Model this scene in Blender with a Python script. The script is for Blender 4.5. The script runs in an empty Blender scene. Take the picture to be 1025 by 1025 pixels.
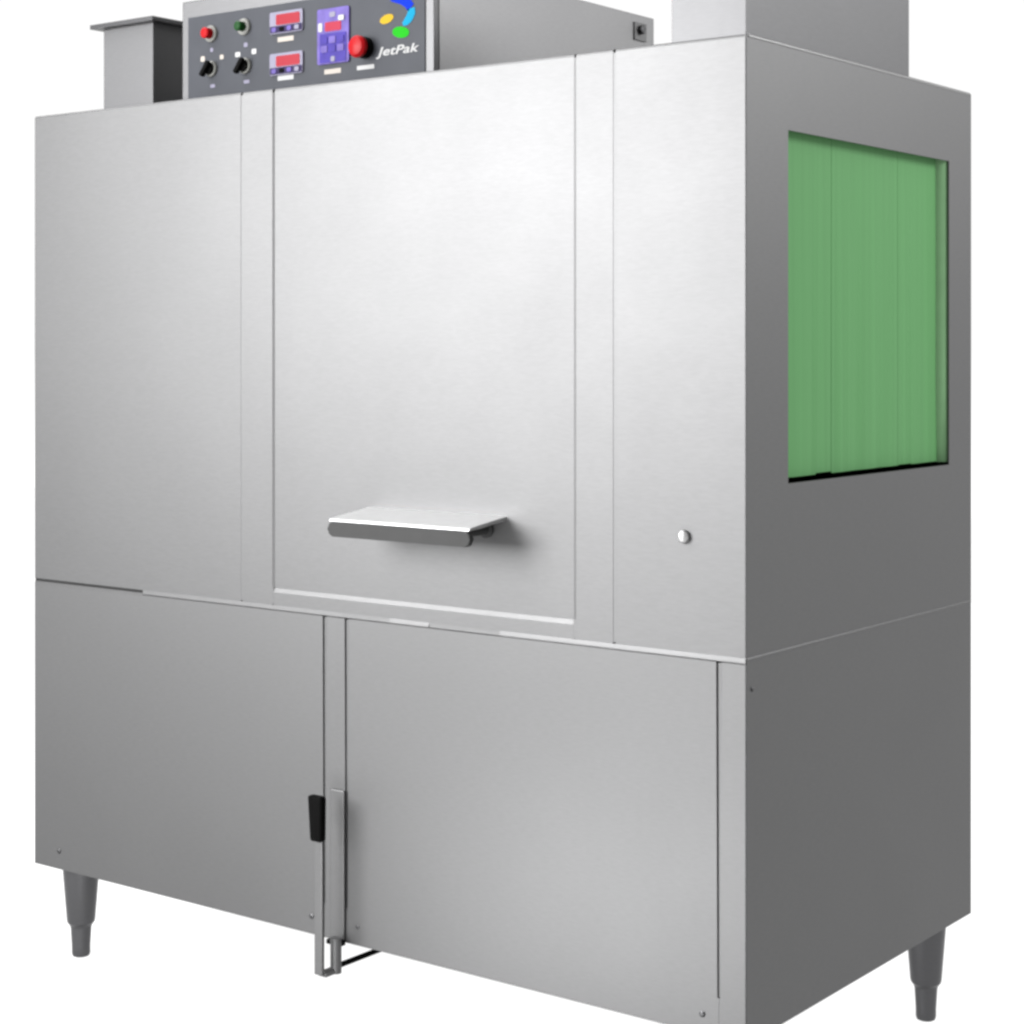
import bpy, bmesh, math, random
from mathutils import Vector, Matrix
random.seed(7)
S = bpy.context.scene
COL = S.collection

# ------------------------------------------------------------------ camera
LEG = 0.165                       # clear height under the cabinet
cam_d = bpy.data.cameras.new("camera")
cam = bpy.data.objects.new("camera", cam_d)
COL.objects.link(cam)
cam.location = (2.6295, -2.1012, 0.8931 + LEG)
cam.rotation_euler = (math.radians(90), 0, math.radians(37.085))
cam_d.sensor_width = 36.0
cam_d.lens = 65.87
cam_d.shift_y = -0.1581           # level camera, falling front
cam_d.clip_start = 0.05
cam_d.clip_end = 200
S.camera = cam

# ------------------------------------------------------------------ white studio surround
world = bpy.data.worlds.new("World")
S.world = world
world.use_nodes = True
wn, wl = world.node_tree.nodes, world.node_tree.links
wn.clear()
w_out = wn.new("ShaderNodeOutputWorld")
w_bg = wn.new("ShaderNodeBackground")
w_tc = wn.new("ShaderNodeTexCoord")
w_sep = wn.new("ShaderNodeSeparateXYZ")
w_rmp = wn.new("ShaderNodeValToRGB")
w_map = wn.new("ShaderNodeMapRange")
w_map.inputs["From Min"].default_value = -1
w_map.inputs["From Max"].default_value = 1
e = w_rmp.color_ramp.elements
e[0].position = 0.47; e[0].color = (1, 1, 1, 1)
e[1].position = 0.50; e[1].color = (0.80, 0.80, 0.80, 1)     # white studio surround, with brightness added below to light the floor from beneath
wl.new(w_tc.outputs["Generated"], w_sep.inputs[0])
wl.new(w_sep.outputs["Z"], w_map.inputs["Value"])
wl.new(w_map.outputs[0], w_rmp.inputs[0])
wl.new(w_rmp.outputs[0], w_bg.inputs["Color"])
w_bg.inputs["Strength"].default_value = 1.275
wl.new(w_bg.outputs[0], w_out.inputs["Surface"])

# ------------------------------------------------------------------ softboxes
def softbox(name, loc, target, sx, sy, power):
    d = bpy.data.lights.new(name, 'AREA')
    d.shape = 'RECTANGLE'; d.size = sx; d.size_y = sy; d.energy = power
    o = bpy.data.objects.new(name, d); COL.objects.link(o)
    o.location = loc
    o.rotation_euler = (Vector(target) - Vector(loc)).to_track_quat('-Z', 'Y').to_euler()
    return o
softbox("front_softbox", (-0.36, -2.3, 1.45), (0.8, 0.0, 0.9), 1.5, 1.3, 184)
softbox("fill_softbox", (0.4, -2.3, 1.5), (0.75, 0.0, 0.9), 1.7, 1.4, 20)
softbox("key_softbox", (0.0, -1.6, 2.1), (0.7, 0.0, 1.2), 0.9, 0.9, 28)
softbox("low_softbox", (0.9, -0.7, 0.12), (1.1, 0.0, 0.25), 0.6, 0.2, 6.5)
softbox("side_softbox", (3.4, 1.6, 2.4), (1.42, 0.35, 0.9), 1.0, 1.0, 63)
softbox("rear_side_softbox", (3.4, 2.7, 2.4), (1.42, 0.35, 0.9), 1.0, 1.0, 15)
softbox("overhead_softbox", (-0.4, -0.6, 3.1), (0.3, 0.3, 0.0), 1.6, 1.6, 90)

S.view_settings.view_transform = 'Standard'
S.view_settings.look = 'None'
S.view_settings.exposure = 0
S.view_settings.gamma = 1
S.view_settings.use_curve_mapping = False
S.cycles.filter_width = 2.8
S.cycles.max_bounces = 10
S.cycles.use_denoising = True

# ------------------------------------------------------------------ materials
def pmat(name, col, metal=0.0, rough=0.5, emit=None, estr=0.0, coat=0.0, noise=0.04, nscale=40, bump=0.0, spec=0.08):
    m = bpy.data.materials.new(name); m.use_nodes = True
    n, l = m.node_tree.nodes, m.node_tree.links
    b = n["Principled BSDF"]
    b.inputs["Metallic"].default_value = metal
    b.inputs["Roughness"].default_value = rough
    b.inputs["Coat Weight"].default_value = coat
    b.inputs["Specular IOR Level"].default_value = spec
    tc = n.new("ShaderNodeTexCoord")
    nz = n.new("ShaderNodeTexNoise"); nz.inputs["Scale"].default_value = nscale
    nz.inputs["Detail"].default_value = 4
    l.new(tc.outputs["Object"], nz.inputs["Vector"])
    r = n.new("ShaderNodeValToRGB")
    r.color_ramp.elements[0].position = 0.3; r.color_ramp.elements[1].position = 0.7
    r.color_ramp.elements[0].color = tuple(c * (1 - noise) for c in col) + (1,)
    r.color_ramp.elements[1].color = tuple(min(1, c * (1 + noise)) for c in col) + (1,)
    l.new(nz.outputs[0], r.inputs[0]); l.new(r.outputs[0], b.inputs["Base Color"])
    if bump:
        bp = n.new("ShaderNodeBump"); bp.inputs["Strength"].default_value = bump
        bp.inputs["Distance"].default_value = 0.001
        l.new(nz.outputs[0], bp.inputs["Height"]); l.new(bp.outputs[0], b.inputs["Normal"])
    if emit:
        b.inputs["Emission Color"].default_value = tuple(emit) + (1,)
        b.inputs["Emission Strength"].default_value = estr
    return m

def steel(name, col, rough, wav=0.010):
    """satin sheet steel: fine grain in colour and roughness, a slow ripple in the sheet"""
    m = bpy.data.materials.new(name); m.use_nodes = True
    n, l = m.node_tree.nodes, m.node_tree.links
    b = n["Principled BSDF"]
    b.inputs["Metallic"].default_value = 1.0
    tc = n.new("ShaderNodeTexCoord")
    mp = n.new("ShaderNodeMapping"); mp.inputs["Scale"].default_value = (26, 26, 150)
    l.new(tc.outputs["Object"], mp.inputs["Vector"])
    g = n.new("ShaderNodeTexNoise"); g.inputs["Scale"].default_value = 3.0; g.inputs["Detail"].default_value = 5
    l.new(mp.outputs[0], g.inputs["Vector"])
    r = n.new("ShaderNodeValToRGB")
    r.color_ramp.elements[0].position = 0.25; r.color_ramp.elements[1].position = 0.75
    r.color_ramp.elements[0].color = tuple(c * 0.952 for c in col) + (1,)
    r.color_ramp.elements[1].color = tuple(c * 1.048 for c in col) + (1,)
    l.new(g.outputs[0], r.inputs[0]); l.new(r.outputs[0], b.inputs["Base Color"])
    s = n.new("ShaderNodeTexNoise"); s.inputs["Scale"].default_value = 7; s.inputs["Detail"].default_value = 2
    l.new(tc.outputs["Object"], s.inputs["Vector"])
    mr = n.new("ShaderNodeMapRange")
    mr.inputs["To Min"].default_value = rough - 0.02; mr.inputs["To Max"].default_value = rough + 0.02
    l.new(s.outputs[0], mr.inputs["Value"]); l.new(mr.outputs[0], b.inputs["Roughness"])
    w = n.new("ShaderNodeTexNoise"); w.inputs["Scale"].default_value = 2.2; w.inputs["Detail"].default_value = 1
    l.new(tc.outputs["Object"], w.inputs["Vector"])
    bp = n.new("ShaderNodeBump"); bp.inputs["Strength"].default_value = 0.35; bp.inputs["Distance"].default_value = wav
    l.new(w.outputs[0], bp.inputs["Height"]); l.new(bp.outputs[0], b.inputs["Normal"])
    return m

M = {}
M['steel'] = steel("satin_steel", (0.103, 0.103, 0.104), 0.55)
M['inner'] = steel("inner_steel", (0.10, 0.10, 0.10), 0.5)
M['dark_steel'] = steel("dark_steel", (0.06, 0.06, 0.062), 0.4)
M['leg'] = steel("leg_steel", (0.080, 0.080, 0.083), 0.42)
M['bright'] = steel("polished_steel", (0.16, 0.16, 0.16), 0.42)
M['handle'] = steel("handle_steel", (0.60, 0.60, 0.60), 0.40)
M['stud'] = steel("stud_steel", (0.36, 0.36, 0.36), 0.42)
M['bezel'] = steel("bezel_steel", (0.088, 0.088, 0.090), 0.55)
M['reflector'] = steel("reflector_steel", (0.60, 0.60, 0.60), 0.45)  # bright finish of the reflector plate added beside the vent stub
M['curtain_edge_lit'] = pmat("lit_green_edge", (0.125, 0.235, 0.120), 0, 0.6)  # curtain green lightened: light caught by the end strip, put into the colour
M['box'] = steel("box_steel", (0.158, 0.158, 0.160), 0.5)
# matt paints and prints under very strong softboxes
M['grip'] = pmat("grey_grip", (0.027, 0.027, 0.027), 0, 0.5)
M['black'] = pmat("black_plastic", (0.0022, 0.0022, 0.0022), 0, 0.5, spec=0.012)
M['gap_shade'] = pmat("gap_shade_black", (0.020, 0.020, 0.020), 0, 0.6, spec=0.02)  # near-black that paints the shade inside the open seam
M['curtain'] = pmat("green_curtain", (0.0709, 0.1847, 0.0709), 0, 0.6, noise=0.05, nscale=9)
_n, _l = M['curtain'].node_tree.nodes, M['curtain'].node_tree.links
_mp = _n.new("ShaderNodeMapping"); _mp.inputs["Scale"].default_value = (8, 8, 0.12)
_nz = [q for q in _n if q.type == 'TEX_NOISE'][0]; _tc = [q for q in _n if q.type == 'TEX_COORD'][0]
_l.new(_tc.outputs["Object"], _mp.inputs["Vector"]); _l.new(_mp.outputs[0], _nz.inputs["Vector"])
M['panel'] = pmat("grey_panel", (0.0274, 0.0290, 0.0338), 0, 0.5, noise=0.06, nscale=20)
M['red'] = pmat("red_plastic", (0.175, 0.0015, 0.003), 0, 0.35)
M['green'] = pmat("green_plastic", (0.003, 0.024, 0.004), 0, 0.4)
M['white'] = pmat("white_print", (0.2175, 0.2175, 0.2175), 0, 0.6)
M['ring'] = pmat("grey_ring", (0.1148, 0.1148, 0.1080), 0, 0.5)
M['cream'] = pmat("cream_print", (0.2100, 0.1920, 0.1725), 0, 0.6)
M['lav'] = pmat("lavender_plate", (0.0598, 0.0442, 0.1495), 0, 0.5, noise=0.2, nscale=60)
M['pale'] = pmat("pale_plate", (0.1105, 0.1054, 0.1394), 0, 0.5)
M['violet'] = pmat("violet_keys", (0.0208, 0.0130, 0.1144), 0, 0.45, noise=0.15, nscale=70)
M['indigo'] = pmat("indigo_keys", (0.010, 0.006, 0.028), 0, 0.45)
M['led'] = pmat("red_display", (0.012, 0.004, 0.004), 0, 0.3, emit=(0.80, 0.035, 0.070), estr=0.85)
M['led2'] = pmat("crimson_display", (0.012, 0.003, 0.004), 0, 0.3, emit=(0.80, 0.020, 0.085), estr=0.9)
M['blue'] = pmat("blue_print", (0.0012, 0.0135, 0.2175), 0, 0.5, spec=0.02)
M['cyan'] = pmat("cyan_print", (0.0045, 0.1200, 0.2025), 0, 0.5, spec=0.02)
M['lime'] = pmat("lime_print", (0.0075, 0.1725, 0.0060), 0, 0.5, spec=0.02)
M['yellow'] = pmat("yellow_print", (0.2250, 0.1500, 0.0120), 0, 0.5, spec=0.02)

# ------------------------------------------------------------------ the surface it stands on: white sheet, made translucent to pass the added light below
fm = bpy.data.materials.new("white_acrylic"); fm.use_nodes = True
fn, fl = fm.node_tree.nodes, fm.node_tree.links
fn.clear()
fo = fn.new("ShaderNodeOutputMaterial"); fx = fn.new("ShaderNodeMixShader")
fd = fn.new("ShaderNodeBsdfDiffuse"); ft = fn.new("ShaderNodeBsdfTranslucent")
ftc = fn.new("ShaderNodeTexCoord"); fnz = fn.new("ShaderNodeTexNoise"); fnz.inputs["Scale"].default_value = 3
frr = fn.new("ShaderNodeValToRGB")
frr.color_ramp.elements[0].color = (0.93, 0.93, 0.93, 1); frr.color_ramp.elements[1].color = (0.96, 0.96, 0.96, 1)
fl.new(ftc.outputs["Object"], fnz.inputs["Vector"]); fl.new(fnz.outputs[0], frr.inputs[0])
fl.new(frr.outputs[0], fd.inputs["Color"]); fl.new(frr.outputs[0], ft.inputs["Color"])
fx.inputs[0].default_value = 0.86
fl.new(fd.outputs[0], fx.inputs[1]); fl.new(ft.outputs[0], fx.inputs[2]); fl.new(fx.outputs[0], fo.inputs["Surface"])
bm = bmesh.new()
bmesh.ops.create_grid(bm, x_segments=1, y_segments=1, size=9)
me = bpy.data.meshes.new("floor"); bm.to_mesh(me); bm.free()
floor = bpy.data.objects.new("floor", me); me.materials.append(fm); COL.objects.link(floor)
floor['kind'] = "structure"

# ------------------------------------------------------------------ helpers
W, D, H, ZS = 1.4184, 0.7087, 1.300, 0.4958      # width, depth, cabinet height, seam height (z from cabinet bottom)
OFF = Vector((-W / 2, -D / 2, LEG))

def tag(o, label, cat=None, group=None):
    if label: o['label'] = label
    if cat: o['category'] = cat
    if group: o['group'] = group
    return o

root = bpy.data.objects.new("conveyor_dishwasher", None)
COL.objects.link(root)
root.location = (W / 2, D / 2, 0)
root.empty_display_size = 0.2
tag(root, "tall stainless steel conveyor dishwasher with green strip curtain and coloured control panel", "dishwasher")

def make(name, bm, mats, parent=None, smooth=True, angle=20):
    """link bm as one mesh; vertices are in machine coordinates"""
    bmesh.ops.recalc_face_normals(bm, faces=bm.faces[:])
    me = bpy.data.meshes.new(name)
    # origin at the part's own centre
    c = Vector((0, 0, 0))
    if bm.verts:
        lo = Vector((min(v.co[i] for v in bm.verts) for i in range(3)))
        hi = Vector((max(v.co[i] for v in bm.verts) for i in range(3)))
        c = (lo + hi) / 2
    bmesh.ops.translate(bm, verts=bm.verts[:], vec=-c)
    if smooth:
        for f in bm.faces: f.smooth = True
        for ed in bm.edges:
            if len(ed.link_faces) == 2 and (ed.calc_face_angle(0) > math.radians(angle) or max(f.calc_area() for f in ed.link_faces) > 0.003):
                ed.smooth = False
    bm.to_mesh(me); bm.free()
    if not isinstance(mats, (list, tuple)): mats = [mats]
    for m in mats: me.materials.append(m)
    o = bpy.data.objects.new(name, me); COL.objects.link(o)
    par = parent or root
    o.parent = par
    pc = Vector(par.get('_c', (0, 0, 0))) if par is not root else -OFF
    o.location = c - pc
    o['_c'] = tuple(c)
    return o

def box(bm, x0, x1, y0, y1, z0, z1, mi=0, bev=0.0, seg=2):
    vs = [bm.verts.new((x, y, z)) for z in (z0, z1) for y in (y0, y1) for x in (x0, x1)]
    q = [(0, 2, 3, 1), (4, 5, 7, 6), (0, 1, 5, 4), (2, 6, 7, 3), (0, 4, 6, 2), (1, 3, 7, 5)]
    fs = [bm.faces.new([vs[i] for i in f]) for f in q]
    for f in fs: f.material_index = mi
    if bev:
        es = list({ed for f in fs for ed in f.edges})
        r = bmesh.ops.bevel(bm, geom=es, offset=bev, segments=seg, profile=0.5, affect='EDGES')
        for f in r['faces']: f.material_index = mi
    return fs

def prism(bm, pts, axis, a, b, mi=0, bev=0.0, seg=2):
    """polygon pts extruded along axis ('x': pts are (y,z); 'y': pts are (x,z); 'z': (x,y))"""
    def P(p, t):
        return {'x': (t, p[0], p[1]), 'y': (p[0], t, p[1]), 'z': (p[0], p[1], t)}[axis]
    A = [bm.verts.new(P(p, a)) for p in pts]
    B = [bm.verts.new(P(p, b)) for p in pts]
    fs = [bm.faces.new(A), bm.faces.new(B[::-1])]
    n = len(pts)
    for i in range(n):
        fs.append(bm.faces.new((A[i], B[i], B[(i + 1) % n], A[(i + 1) % n])))
    for f in fs: f.material_index = mi
    if bev:
        es = list({ed for f in fs for ed in f.edges})
        r = bmesh.ops.bevel(bm, geom=es, offset=bev, segments=seg, profile=0.5, affect='EDGES')
        for f in r['faces']: f.material_index = mi
    return fs

def lathe(bm, prof, origin, axis, n=28, mi=0):
    """prof: list of (t along axis, radius); axis a unit vector"""
    a = Vector(axis).normalized(); o = Vector(origin)
    u = a.orthogonal().normalized(); v = a.cross(u)
    rings = []
    for t, r in prof:
        rings.append([bm.verts.new(o + a * t + (u * math.cos(2 * math.pi * k / n) + v * math.sin(2 * math.pi * k / n)) * max(r, 1e-5)) for k in range(n)])
    fs = []
    for i in range(len(rings) - 1):
        for k in range(n):
            fs.append(bm.faces.new((rings[i][k], rings[i][(k + 1) % n], rings[i + 1][(k + 1) % n], rings[i + 1][k])))
    fs.append(bm.faces.new(rings[0])); fs.append(bm.faces.new(rings[-1][::-1]))
    for f in fs: f.material_index = mi
    return fs

def arc(cx, cy, r, a0, a1, n=6):
    return [(cx + r * math.cos(math.radians(a0 + (a1 - a0) * i / n)), cy + r * math.sin(math.radians(a0 + (a1 - a0) * i / n))) for i in range(n + 1)]

def rrect(x0, x1, z0, z1, r, n=5):
    return arc(x1 - r, z1 - r, r, 0, 90, n) + arc(x0 + r, z1 - r, r, 90, 180, n) + arc(x0 + r, z0 + r, r, 180, 270, n) + arc(x1 - r, z0 + r, r, 270, 360, n)

def screw(x, y, z, axis, parent, r=0.0042):
    bm = bmesh.new()
    lathe(bm, [(0, r), (0.0012, r), (0.002, r * 0.6), (0.0021, 0)], (x, y, z), axis, 14)
    return make("screw", bm, M['dark_steel'], parent)

# ------------------------------------------------------------------ upper cabinet
T = 0.0005           # face sheets stand this far in front of the carcass
G = 0.0021          # half width of a sheet seam
ZU0 = 0.4967    # lower edge of the upper sheets

XA, XB, XC, XD = 0.5068, 0.5767, 1.1469, 1.2145
# carcass: an open shell (back, left, roof, deck, front wall) so that the curtain opening looks into a real chamber
bm = bmesh.new()
box(bm, 0.004, XB - 0.004, T, T + 0.003, 0.4985, H - 0.0052)             # front wall, left and right of the door
box(bm, XC + 0.004, W - 0.02, T, T + 0.003, 0.4985, H - 0.0052)
box(bm, 0.0004, W - 0.0035, 0.0075, D - 0.0005, 0.4869, 0.4978)              # deck frame behind the seam
box(bm, 0.0, W - 0.002, D - 0.004, D, 0.500, H - 0.008)                # back wall
box(bm, 0.0, 0.004, T + 0.004, D - 0.004, 0.4979, H - 0.012)             # left wall
box(bm, 0.004, W - 0.02, T + 0.004, D - 0.004, 0.5000, 0.508)            # deck
carc = make("upper_carcass", bm, M['steel'])

# roof sheet with rolled edge
bm = bmesh.new()
box(bm, 0.002, W - 0.003, 0.012, D - 0.001, H - 0.008, H - 0.0005)
make("roof", bm, M['steel'])

def face_profile(top=True, bottom=True, z0=ZU0, z1=H, y0=0.0, y1=T, r=0.0045, rb=0.0012):
    p = []
    p += [(y1, z0)]
    p += [(y0, z0)]
    if top:
        p += [(y0 + r - r * math.cos(a), z1 - r + r * math.sin(a)) for a in [math.pi / 2 * i / 5 for i in range(6)]]
    else:
        p += [(y0, z1)]
    p += [(y1 + 0.012 if top else y1, z1)]
    if top: p += [(y1 + 0.012, z1 - 0.0005 - 0.0005), (y1, z1 - 0.007)]
    return p

def front_sheet(name, x0, x1, mat=M['steel'], **k):
    bm = bmesh.new()
    prism(bm, face_profile(**k), 'x', x0, x1)
    # ease the long vertical arrises at the seams
    es = [ed for ed in bm.edges if all(abs(v.co.y) < 1e-6 for v in ed.verts) and abs(ed.verts[0].co.x - ed.verts[1].co.x) < 1e-6]
    bmesh.ops.bevel(bm, geom=es, offset=0.0004, segments=2, profile=0.5, affect='EDGES')
    return make(name, bm, mat)

front_sheet("front_panel", 0.0, XA - G)
rp = front_sheet("front_panel", XD + G, W - 0.0012)

# door frame: two stiles and a sill, with the door set back behind them
REC = 0.0021
bm = bmesh.new()
prism(bm, face_profile(y1=0.006), 'x', XA + G, XB - 0.0031)
prism(bm, [(XB - 0.0030, 0.0), (XB, REC - 0.0002), (XB, 0.006), (XB - 0.0030, 0.006)], 'z', 0.5240, H - 0.006)
prism(bm, [(XB - 0.0030, 0.0), (XB, 0.0), (XB, 0.006), (XB - 0.0030, 0.006)], 'z', ZU0 + 0.0012, 0.5239)
prism(bm, face_profile(y1=0.006), 'x', XC + 0.0046, XD - G)
prism(bm, [(XC, 0.0011), (XC + 0.0045, 0.0), (XC + 0.0045, 0.006), (XC, 0.006)], 'z', 0.5240, H - 0.006)
prism(bm, [(XC, 0.0), (XC + 0.0045, 0.0), (XC + 0.0045, 0.006), (XC, 0.006)], 'z', ZU0 + 0.0003, 0.5239)
# sill: its upper edge slopes back to the door
prism(bm, [(0.006, ZU0), (0.0, ZU0), (0.0, 0.5165), (REC - 0.0003, 0.5230), (REC - 0.0001, 0.5230), (REC - 0.0001, 0.5150), (0.006, 0.5150)], 'x', XB + 0.0002, XC - 0.0002)
make("door_frame", bm, M['steel'], angle=18)

bm = bmesh.new()
prism(bm, face_profile(z0=0.5152, y0=REC, y1=REC + 0.0026), 'x', XB + 0.0002, XC - 0.0001)
door = make("wash_door", bm, M['steel'])

# door handle: a folded steel shelf with a grey grip along its lip
bm = bmesh.new()
prof = [(REC + 0.0012, 0.6586), (-0.062, 0.6505), (-0.0760, 0.6485), (-0.0812, 0.6472), (-0.0835, 0.6452), (-0.0835, 0.6440),
        (-0.060, 0.6455), (REC + 0.0012, 0.6535)]
prism(bm, prof, 'x', 0.770, 1.030, bev=0.0008, seg=1)
handle = make("door_handle", bm, M['handle'], door)
bm = bmesh.new()
prism(bm, rrect(0.768, 1.032, 0.6218, 0.6437, 0.0092), 'y', -0.0845, -0.0752, bev=0.0022)
make("handle_grip", bm, M['grip'], handle)
for x in (0.805, 0.995):
    bm = bmesh.new()
    lathe(bm, [(0, 0.012), (0.004, 0.012), (0.005, 0.0075), (0.082, 0.0075)], (x, REC, 0.638), (0, -1, 0), 20)
    make("handle_post", bm, M['grip'], handle)

# round stud on the right front sheet
bm = bmesh.new()
pr = [(0, 0.0085), (0.002, 0.0092)] + [(0.002 + 0.0075 * math.sin(a), 0.0092 * math.cos(a)) for a in [math.pi / 2 * i / 7 for i in range(1, 8)]]
lathe(bm, pr, (1.3255, -0.0002, 0.648), (0, -1, 0), 28)
make("stud", bm, M['stud'], rp)

# end sheet with the curtain opening
Y0, Y1, Z0, Z1 = 0.111, 0.6247, 0.7154, 1.1862
ET = 0.0022
bm = bmesh.new()
XO, XI = W, W - ET
outer = [(0.0, 0.4962), (D, 0.4962), (D, H), (0.0, H)]
def ringface(x):
    o = [bm.verts.new((x, y, z)) for y, z in outer]
    i = [bm.verts.new((x, y, z)) for y, z in [(Y0, Z0), (Y1, Z0), (Y1, Z1), (Y0, Z1)]]
    return o, i
oo, oi = ringface(XO); io, ii = ringface(XI)
for k in range(4):
    j = (k + 1) % 4
    bm.faces.new((oo[k], oo[j], oi[j], oi[k]))
    bm.faces.new((io[k], ii[k], ii[j], io[j]))
    bm.faces.new((oo[k], io[k], io[j], oo[j]))
    bm.faces.new((oi[k], oi[j], ii[j], ii[k]))
es = [ed for ed in bm.edges if all(abs(v.co.x - XO) < 1e-6 and abs(v.co.z - H) < 1e-6 for v in ed.verts)
      or all(abs(v.co.x - XO) < 1e-6 and abs(v.co.y) < 1e-6 for v in ed.verts)]
bmesh.ops.bevel(bm, geom=es, offset=0.002, segments=3, profile=0.5, affect='EDGES')
end = make("end_panel", bm, M['steel'])
# folded roll along the top of the end
bm = bmesh.new()
lathe(bm, [(0, 0.0032), (D - 0.010, 0.0032)], (W - 0.0022, 0.006, H - 0.0022), (0, 1, 0), 14)
make("end_roll", bm, M['bright'])

# strip curtain
CX = W - 0.0165
bm = bmesh.new()
box(bm, CX - 0.006, CX - 0.003, Y0 - 0.03, Y1 + 0.02, Z1 - 0.004, Z1 + 0.05)
cur = make("strip_curtain", bm, M['curtain'])
cuts = [0.085, 0.2191, 0.2665, 0.3277, 0.4775, 0.5292, 0.6335]
for s in range(len(cuts) - 1):
    a, b = cuts[s] - (0.006 if s % 2 else 0), cuts[s + 1] + (0.006 if s % 2 else 0)
    bm = bmesh.new()
    ny, nz = 22, 24
    zb = Z0 + 0.0058 + random.uniform(-0.0006, 0.0006) + (0.002 if s == 1 else 0)
    ph = random.uniform(0, 6.28); lean = random.uniform(-1, 1); tw = (-1) ** s * random.uniform(0.4, 1.0)
    wl = random.uniform(0.026, 0.047)
    grid = {}
    for side in (0, 1):
        for i in range(ny + 1):
            for j in range(nz + 1):
                fy = i / ny; fz = j / nz            # fz 0 at the top
                y = a + (b - a) * fy
                z = Z1 + 0.03 + (zb - Z1 - 0.03) * fz
                x = CX - (0.0003 if s % 2 else 0) + 0.0004 * lean * fz + 0.0006 * tw * (fy - 0.5) * fz ** 1.3 + 0.0013 * fz * math.sin(2 * math.pi * y / 0.083 + 1.4 * fz) * math.sin(9 * y + 1) + (0.0003 * math.sin(2 * math.pi * y / wl + ph) + 0.00012 * math.sin(2 * math.pi * y / (wl * 0.43) + 2 * ph + 2 * fz)) * (0.25 + 0.75 * fz)
                grid[side, i, j] = bm.verts.new((x - 0.0015 * side, y, z))
    for side in (0, 1):
        for i in range(ny):
            for j in range(nz):
                bm.faces.new((grid[side, i, j], grid[side, i + 1, j], grid[side, i + 1, j + 1], grid[side, i, j + 1]))
    for j in range(nz):
        for i in (0, ny):
            bm.faces.new((grid[0, i, j], grid[0, i, j + 1], grid[1, i, j + 1], grid[1, i, j]))
    for i in range(ny):
        for j in (0, nz):
            bm.faces.new((grid[0, i, j], grid[0, i + 1, j], grid[1, i + 1, j], grid[1, i, j]))
    make("curtain_strip", bm, M['curtain'], cur)
# last strip curls outward at its free edge
bm = bmesh.new()
N = 26
prev = None
for j in range(N + 1):
    fz = j / N
    z = Z1 + 0.02 + (Z0 + 0.004 - Z1 - 0.02) * fz
    yl = 0.6110 + (0.0075 * ((fz - 0.72) / 0.28) ** 1.5 if fz > 0.72 else 0) + 0.0008 * math.sin(5 * fz)
    pts = [(W - 0.0160, yl + 0.0010), (W - 0.0105, yl + 0.0055), (W - 0.0052, yl + 0.0100), (W - 0.0026, 0.6420)]
    ring = [bm.verts.new((x, y, z)) for x, y in pts] + [bm.verts.new((x - 0.0014, y, z)) for x, y in reversed(pts)]
    if prev:
        n = len(ring)
        for k in range(n):
            bm.faces.new((prev[k], prev[(k + 1) % n], ring[(k + 1) % n], ring[k]))
    else:
        bm.faces.new(ring[::-1])
    prev = ring
bm.faces.new(prev)
make("curtain_strip", bm, M['curtain_edge_lit'], cur, angle=60)

# ------------------------------------------------------------------ seam bead between the two cabinets
bm = bmesh.new()
def bead(x0, x1, out=0.0017):
    """rolled lip: slopes out from the upper sheet, turns under above the lower one"""
    p = [(0.006, 0.4966), (0.0002, 0.4966), (-out, 0.4915), (-out - 0.0001, 0.4902), (-out + 0.0008, 0.4890), (0.0012, 0.4886), (0.006, 0.4886)]
    prism(bm, p, 'x', x0, x1)
bead(0.277, 0.722, out=0.0003); bead(0.815, 0.890, out=0.0010); bead(1.020, W - 0.001, out=0.0010)
bead(0.7221, 0.8149, out=0.0001); bead(0.8901, 1.0199, out=-0.0001)
box(bm, 0.0002, 0.2768, 0.0002, 0.006, 0.4886, 0.4917)
lathe(bm, [(0, 0.0032), (D - 0.004, 0.0032)], (W - 0.0020, 0.002, 0.4946), (0, 1, 0), 14)
make("seam_bead", bm, M['steel'])
bm = bmesh.new()
box(bm, 0.0003, 0.2769, 0.0012, 0.0074, 0.4918, 0.4966)
make("seam_gap_shade", bm, M['gap_shade'])  # dark strip standing in for shade in the open left seam

# ------------------------------------------------------------------ lower cabinet
ZL1 = 0.4884
bm = bmesh.new()
box(bm, 0.003, W - 0.003, 0.0024, D - 0.001, 0.003, 0.4868)
make("lower_carcass", bm, M['steel'])
GX = [0.6842, 0.7291, 1.3778]; GW = 0.0033; ZG = 0.052
def lower_sheet(name, x0, x1, gl, gr):
    """front sheet whose side slots stop above the bottom rail"""
    l0 = x0 + (GW if gl else 0.0); r0 = x1 - (GW if gr else 0.0)
    tl = x0 + (0.00018 if gl else 0); tr = x1 - (0.00018 if gr else 0)
    pts = [(tl, 0.0), (tr, 0.0)]
    pts += [(tr, ZG), (r0, ZG)] if gr else []
    pts += [(r0, ZL1), (l0, ZL1)]
    pts += [(l0, ZG), (tl, ZG)] if gl else []
    bm = bmesh.new()
    prism(bm, pts, 'y', 0.0, 0.0022)
    es = [ed for ed in bm.edges if all(abs(v.co.y) < 1e-6 for v in ed.verts) and abs(ed.verts[0].co.z - ed.verts[1].co.z) < 1e-6
          and ed.verts[0].co.z in (0.0, ZL1) or all(abs(v.co.y) < 1e-6 and v.co.z > 0.05 for v in ed.verts) and abs(ed.verts[0].co.x - ed.verts[1].co.x) < 1e-6]
    bmesh.ops.bevel(bm, geom=es, offset=0.0009, segments=2, profile=0.5, affect='EDGES')
    return make(name, bm, M['steel'])
pl = lower_sheet("access_panel", 0.0, GX[0], False, True)
st = lower_sheet("centre_stile", GX[0], GX[1], True, True)
pr_ = lower_sheet("access_panel", GX[1], GX[2], True, True)
er = lower_sheet("corner_stile", GX[2], W - 0.0012, True, False)
screw(0.0644, 0.0, 0.0313, (0, -1, 0), pl)
screw(0.6572, 0.0, 0.0276, (0, -1, 0), pl)
screw(0.7512, 0.0, 0.0282, (0, -1, 0), pr_, 0.003)
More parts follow.
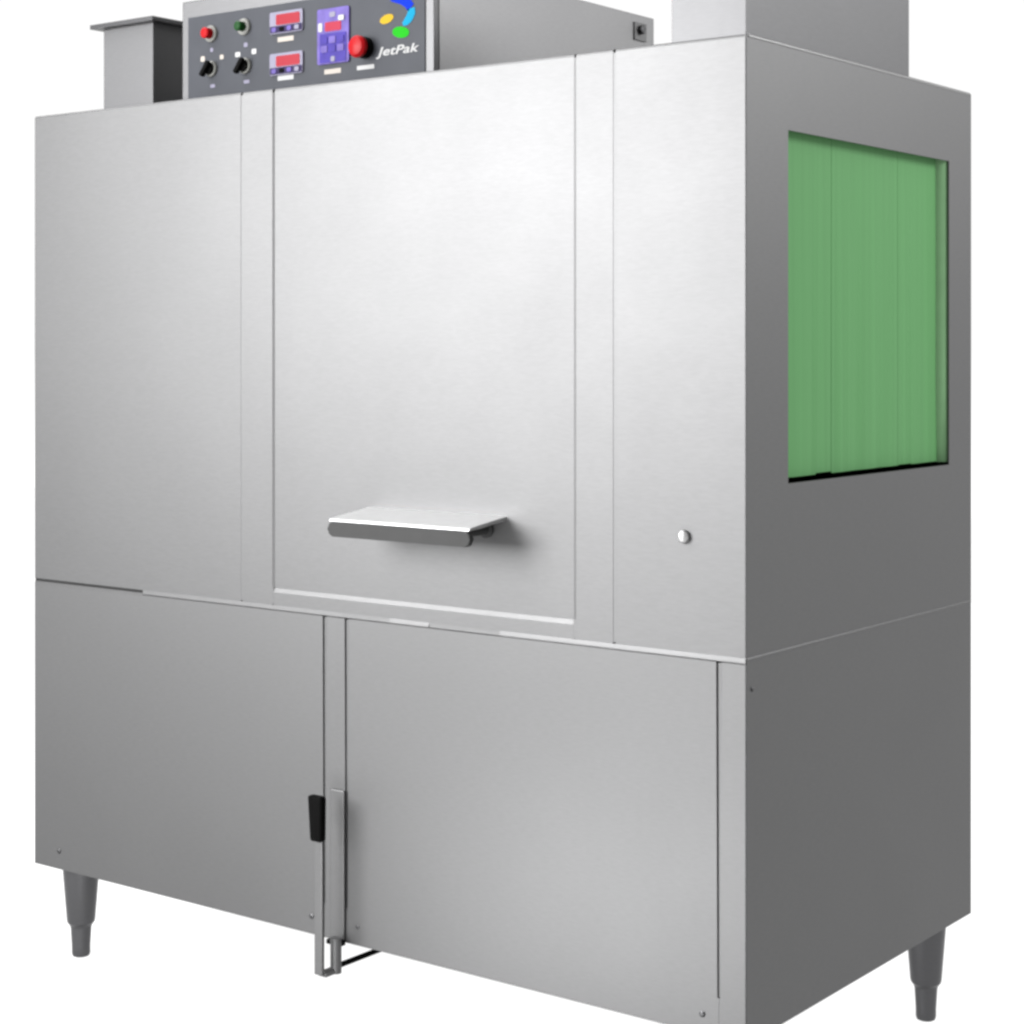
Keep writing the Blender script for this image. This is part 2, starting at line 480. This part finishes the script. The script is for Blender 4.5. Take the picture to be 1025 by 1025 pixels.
screw(1.3527, 0.0, 0.0264, (0, -1, 0), pr_)
bm = bmesh.new()
box(bm, W - 0.0025, W, 0.0012, D, 0.0, 0.4930, bev=0.0006)
le = make("lower_end_panel", bm, M['steel'])
screw(W, 0.0154, 0.4552, (1, 0, 0), le, 0.003)

# ------------------------------------------------------------------ legs
ins = 0.0535
for (x, y) in ((ins, 0.0575), (W - ins, 0.0575), (ins, D - 0.0513), (W - ins, D - 0.0513)):
    bm = bmesh.new()
    lathe(bm, [(0, 0.036), (-0.006, 0.036), (-0.007, 0.0315), (-0.020, 0.0312), (-0.104, 0.0245), (-0.108, 0.0235), (-0.113, 0.0195), (-0.116, 0.0185)], (x, y, 0.0028), (0, 0, 1), 36)
    lg = make("leg", bm, M['leg'])
    bm = bmesh.new()
    lathe(bm, [(-0.1163, 0.0180), (-0.150, 0.0160), (-0.162, 0.0160), (-0.1665, 0.0145), (-0.1678, 0.0120)], (x, y, 0.0028), (0, 0, 1), 32)
    make("foot", bm, M['leg'], lg)

# ------------------------------------------------------------------ drain lever
bm = bmesh.new()
box(bm, 0.7110, 0.7268, -0.052, -0.046, -0.037, 0.166, bev=0.0012)          # flat bar
box(bm, 0.7135, 0.7290, -0.0458, -0.012, -0.0405, -0.0335, bev=0.001)        # bottom link
lev = make("drain_lever", bm, M['steel'])
bm = bmesh.new()
prism(bm, [(0.7000, 0.2295), (0.7285, 0.2295), (0.7275, 0.1615), (0.7050, 0.1615)], 'y', -0.057, -0.042, bev=0.0045, seg=3)
make("lever_grip", bm, M['black'], lev)
bm = bmesh.new()                                                          # guide on the stile
prism(bm, rrect(0.6985, 0.7270, 0.0040, 0.2290, 0.002, 3), 'y', -0.0040, -0.0003, bev=0.0016)
make("lever_guide", bm, M['steel'], lev)
bm = bmesh.new()
box(bm, 0.6985, 0.7275, -0.0125, -0.0004, -0.0035, 0.0035, bev=0.001)
make("guide_cap", bm, M['black'], lev)
bm = bmesh.new()
lathe(bm, [(0, 0.0085), (0.052, 0.0085)], (0.7245, -0.019, -0.0405), (0, 0, 1), 20)
make("link_rod", bm, M['steel'], lev)
bm = bmesh.new()
lathe(bm, [(0, 0.0042), (0.40, 0.0042)], (0.7200, -0.022, -0.0335), (0, 1, 0), 16)
make("pull_rod", bm, M['black'], lev)

# ------------------------------------------------------------------ roof: left vent stub
def stub(name, x0, x1, y0, y1, z1, flange):
    bm = bmesh.new()
    t = 0.002
    for (a, b, c, d) in ((x0, x1, y0, y0 + t), (x0, x1, y1 - t, y1), (x0, x0 + t, y0 + t, y1 - t), (x1 - t, x1, y0 + t, y1 - t)):
        box(bm, a, b, c, d, H - 0.0003, z1)
    # folded corner
    o = make(name, bm, M['bezel'])
    if flange:
        e, f = flange, 0.0075
        bm = bmesh.new()
        for (a, b, c, d) in ((x0 - e, x1 + e, y0 - e, y0 + 0.006), (x0 - e, x1 + e, y1 - 0.006, y1 + e), (x0 - e, x0 + 0.006, y0 + 0.006, y1 - 0.006), (x1 - 0.006, x1 + e, y0 + 0.006, y1 - 0.006)):
            box(bm, a, b, c, d, z1 + 0.0002, z1 + f)
        make("flange", bm, M['dark_steel'], o)
    return o
stub("vent_stub", 0.122, 0.246, 0.050, 0.174, 1.4445, 0.0165)
# large riser over the right end
stub("exhaust_riser", 1.3035, W - 0.0028, 0.0030, 0.4875, 1.475, 0)

# ------------------------------------------------------------------ roof: control box
BX0, BX1, BY0, BY1, BZ1 = 0.3190, 0.8600, 0.0480, 0.6500, 1.4700
bm = bmesh.new()
box(bm, BX0, BX1, BY0 + 0.0121, BY1, H - 0.0003, BZ1, bev=0.0015, seg=2)
cb = make("control_box", bm, M['box'])
bm = bmesh.new()
box(bm, BX0, BX1, BY0, BY0 + 0.0120, H - 0.0003, BZ1, bev=0.0022, seg=3)
make("bezel", bm, M['bezel'], cb)
bm = bmesh.new()
box(bm, BX0 - 0.0017, BX0 - 0.0002, BY0 + 0.02, BY1 - 0.004, H + 0.002, BZ1 - 0.004, bev=0.0004, seg=1)
make("side_reflector", bm, M['reflector'], cb)  # unseen plate, added to throw light back onto the vent stub
bm = bmesh.new()                                                          # catch near its back edge
box(bm, BX1 + 0.0002, BX1 + 0.003, 0.585, 0.622, 1.425, 1.456, bev=0.0008)
make("catch", bm, M['steel'], cb)
bm = bmesh.new()
lathe(bm, [(0, 0.008), (0.007, 0.008), (0.008, 0.006)], (BX1 + 0.003, 0.602, 1.4435), (1, 0, 0), 18)
make("catch_bolt", bm, M['dark_steel'], cb)

PX0, PX1, PZ0, PZ1 = 0.3350, 0.8440, 1.3060, 1.4420
bm = bmesh.new()
box(bm, PX0, PX1, BY0 - 0.0018, BY0 - 0.0002, PZ0, PZ1, bev=0.0005, seg=1)
cp = make("control_panel", bm, M['panel'])
PY = BY0 - 0.0018

def plate(name, x0, x1, z0, z1, mat, d=0.0008, y=PY - 0.0001, r=0.0):
    bm = bmesh.new()
    if r: prism(bm, rrect(x0, x1, z0, z1, r, 4), 'y', y, y - d)
    else: box(bm, x0, x1, y - d, y, z0, z1)
    return make(name, bm, mat, cp)

def button(name, x, z, capmat, cap_r=0.0088, ring_r=0.0135):
    bm = bmesh.new()
    lathe(bm, [(0, ring_r), (0.004, ring_r), (0.0055, ring_r - 0.0015), (0.0056, cap_r)], (x, PY - 0.0001, z), (0, -1, 0), 28, 0)
    lathe(bm, [(0.0057, cap_r), (0.0170, cap_r), (0.0185, cap_r - 0.002), (0.0188, 0)], (x, PY - 0.0001, z), (0, -1, 0), 28, 1)
    return make(name, bm, [M['ring'], capmat], cp)
tag(button("push_button", 0.3914, 1.4098, M['red']), "red push button")
tag(button("push_button", 0.4671, 1.4133, M['green'], 0.0078), "green push button")

def selector(x, z):
    bm = bmesh.new()
    lathe(bm, [(0, 0.0130), (0.004, 0.0130), (0.0052, 0.0118), (0.0053, 0.0100)], (x, PY - 0.0001, z), (0, -1, 0), 28, 0)
    lathe(bm, [(0.0054, 0.0098), (0.010, 0.0094), (0.0102, 0)], (x, PY - 0.0001, z), (0, -1, 0), 28, 1)
    n0 = len(bm.verts)
    bm.verts.ensure_lookup_table()
    fs = box(bm, -0.0036, 0.0036, PY - 0.019, PY - 0.0103, -0.0150, 0.0125, 1, bev=0.0012)
    bm.verts.ensure_lookup_table()
    vs = bm.verts[n0:]
    bmesh.ops.rotate(bm, verts=vs, cent=(0, 0, 0), matrix=Matrix.Rotation(math.radians(38), 3, 'Y'))
    bmesh.ops.translate(bm, verts=vs, vec=(x, 0, z))
    return make("selector_knob", bm, [M['ring'], M['black']], cp)
selector(0.3914, 1.3526); selector(0.4694, 1.3504)

for x, z, w, h, m in ((0.3704, 1.3709, 0.0095, 0.0085, 'cream'), (0.4146, 1.3700, 0.0085, 0.0075, 'cream'), (0.3914, 1.3837, 0.0065, 0.0065, 'pale'),
                   (0.4512, 1.3705, 0.0115, 0.0080, 'white'), (0.4880, 1.3720, 0.0105, 0.0085, 'white'), (0.4694, 1.3845, 0.0085, 0.0070, 'pale'),
                   (0.3937, 1.3245, 0.0110, 0.0055, 'pale'), (0.4716, 1.3250, 0.0130, 0.0055, 'pale')):
    plate("dial_mark", x - w / 2, x + w / 2, z - h / 2, z + h / 2, M[m], 0.0004, r=0.002)
for x, z, w, h, m in ((0.5581, 1.3852, 0.0345, 0.0075, 'cream'), (0.5581, 1.3240, 0.0345, 0.0075, 'white'), (0.6584, 1.3250, 0.0345, 0.0075, 'cream'), (0.7264, 1.3250, 0.0350, 0.0065, 'white')):
    plate("label_strip", x - w / 2, x + w / 2, z - h / 2, z + h / 2, M[m], 0.0004)

def thermometer(z1):
    x0, x1 = 0.5255, 0.5970
    h = 0.0345
    bm = bmesh.new()
    yb = PY - 0.0001
    prism(bm, rrect(x0, x1, z1 - h, z1, 0.003, 3), 'y', yb, yb - 0.003, 0)
    # bezel top in pale plastic, lens, key row
    prism(bm, rrect(x0 + 0.015, x1 - 0.006, z1 - 0.0210, z1 - 0.0045, 0.002, 3), 'y', yb - 0.0031, yb - 0.0042, 1)
    prism(bm, rrect(x0 + 0.001, x1 - 0.001, z1 - h + 0.0015, z1 - 0.0225, 0.001, 2), 'y', yb - 0.0031, yb - 0.0036, 2)
    for k, mi in enumerate((3, 4, 3, 0)):
        xa = x0 + 0.006 + k * 0.0165
        prism(bm, rrect(xa, xa + 0.0095, z1 - h + 0.0030, z1 - 0.0245, 0.002, 3), 'y', yb - 0.0037, yb - 0.0050, mi)
    return make("temperature_display", bm, [M['pale'], M['led'], M['indigo'], M['lav'], M['black']], cp)
thermometer(1.4290); thermometer(1.3632)

# tall controller
bm = bmesh.new()
yb = PY - 0.0001
prism(bm, rrect(0.6285, 0.6945, 1.3365, 1.4225, 0.003, 3), 'y', yb, yb - 0.003, 0)
prism(bm, rrect(0.6345, 0.6895, 1.3385, 1.3835, 0.002, 3), 'y', yb - 0.0031, yb - 0.0038, 1)
prism(bm, rrect(0.6455, 0.6785, 1.3870, 1.4010, 0.002, 3), 'y', yb - 0.0031, yb - 0.0040, 2)
prism(bm, rrect(0.6310, 0.6395, 1.3875, 1.4010, 0.002, 3), 'y', yb - 0.0031, yb - 0.0037, 3)
prism(bm, rrect(0.6735, 0.6855, 1.4015, 1.4095, 0.002, 3), 'y', yb - 0.0041, yb - 0.0046, 3)
prism(bm, rrect(0.6545, 0.6665, 1.4085, 1.4165, 0.002, 3), 'y', yb - 0.0031, yb - 0.0037, 4)
for k in range(3):
    for j in range(2):
        xa = 0.6375 + k * 0.0172; za = 1.3545 + j * 0.0135
        prism(bm, rrect(xa, xa + 0.0135, za, za + 0.0105, 0.002, 3), 'y', yb - 0.0039, yb - 0.0050, 1 if (k + j) % 2 else 0)
prism(bm, rrect(0.6580, 0.6665, 1.3395, 1.3475, 0.002, 3), 'y', yb - 0.0039, yb - 0.0046, 4)
make("programme_display", bm, [M['lav'], M['violet'], M['led2'], M['white'], M['pale']], cp)

# emergency stop
bm = bmesh.new()
o_ = (0.7264, PY - 0.0001, 1.3543)
lathe(bm, [(0, 0.0165), (0.006, 0.0165), (0.007, 0.0130), (0.0200, 0.0120)], o_, (0, -1, 0), 32, 0)
lathe(bm, [(0.0130, 0.0125), (0.0150, 0.0168), (0.0210, 0.0168), (0.0250, 0.0135), (0.0268, 0.0075), (0.0272, 0)], o_, (0, -1, 0), 32, 1)
tag(make("stop_button", bm, [M['black'], M['red']], cp), "red mushroom stop button on black collar")

# emblem: a swoosh of coloured drops above white lettering
def blob(name, pts, mat):
    bm = bmesh.new()
    prism(bm, pts, 'y', PY - 0.0001, PY - 0.0007)
    return make(name, bm, mat, cp)
def band(cl, wd):
    L, R = [], []
    for i, (x, z) in enumerate(cl):
        a = cl[max(i - 1, 0)]; b = cl[min(i + 1, len(cl) - 1)]
        t = Vector((b[0] - a[0], b[1] - a[1])).normalized(); n = (-t.y, t.x)
        L.append((x + n[0] * wd[i] / 2, z + n[1] * wd[i] / 2)); R.append((x - n[0] * wd[i] / 2, z - n[1] * wd[i] / 2))
    return L + R[::-1]
blob("emblem_stroke", band([(0.7770, 1.4225), (0.7870, 1.4232), (0.7990, 1.4205), (0.8100, 1.4140), (0.8168, 1.4060)], [0.0050, 0.0130, 0.0150, 0.0150, 0.0150]), M['blue'])
blob("emblem_stroke", band([(0.8172, 1.4052), (0.8180, 1.3980), (0.8135, 1.3905), (0.8070, 1.3850), (0.8010, 1.3825)], [0.0150, 0.0150, 0.0140, 0.0110, 0.0050]), M['cyan'])
blob("emblem_stroke", [(0.7970 + 0.0165 * math.cos(a) , 1.3712 + 0.0085 * math.sin(a) - 0.002 * math.cos(a)) for a in [2 * math.pi * i / 24 for i in range(24)]], M['lime'])
blob("emblem_stroke", [(0.7690 + 0.0135 * math.cos(a) , 1.3940 + 0.0068 * math.sin(a) + 0.002 * math.cos(a)) for a in [2 * math.pi * i / 24 for i in range(24)]], M['yellow'])

tcv = bpy.data.curves.new("lettering", 'FONT')
tcv.body = "JetPak"
tcv.size = 0.027; tcv.shear = 0.25; tcv.extrude = 0.0003; tcv.offset = 0.0005
tcv.space_character = 1.02
to = bpy.data.objects.new("lettering_curve", tcv); COL.objects.link(to)
bpy.context.view_layer.update()
tm = bpy.data.meshes.new_from_object(to.evaluated_get(bpy.context.evaluated_depsgraph_get()))
bpy.data.objects.remove(to)
xs = [v.co.x for v in tm.vertices]; sc = 0.0850 / (max(xs) - min(xs))
bm = bmesh.new(); bm.from_mesh(tm)
for v in bm.verts:
    v.co = Vector((0.7480 + (v.co.x - min(xs)) * sc, PY - 0.0005 - v.co.z, 1.3395 + v.co.y * sc * 0.60))
make("lettering", bm, M['white'], cp, smooth=False)

for o in bpy.data.objects:
    if '_c' in o: del o['_c']
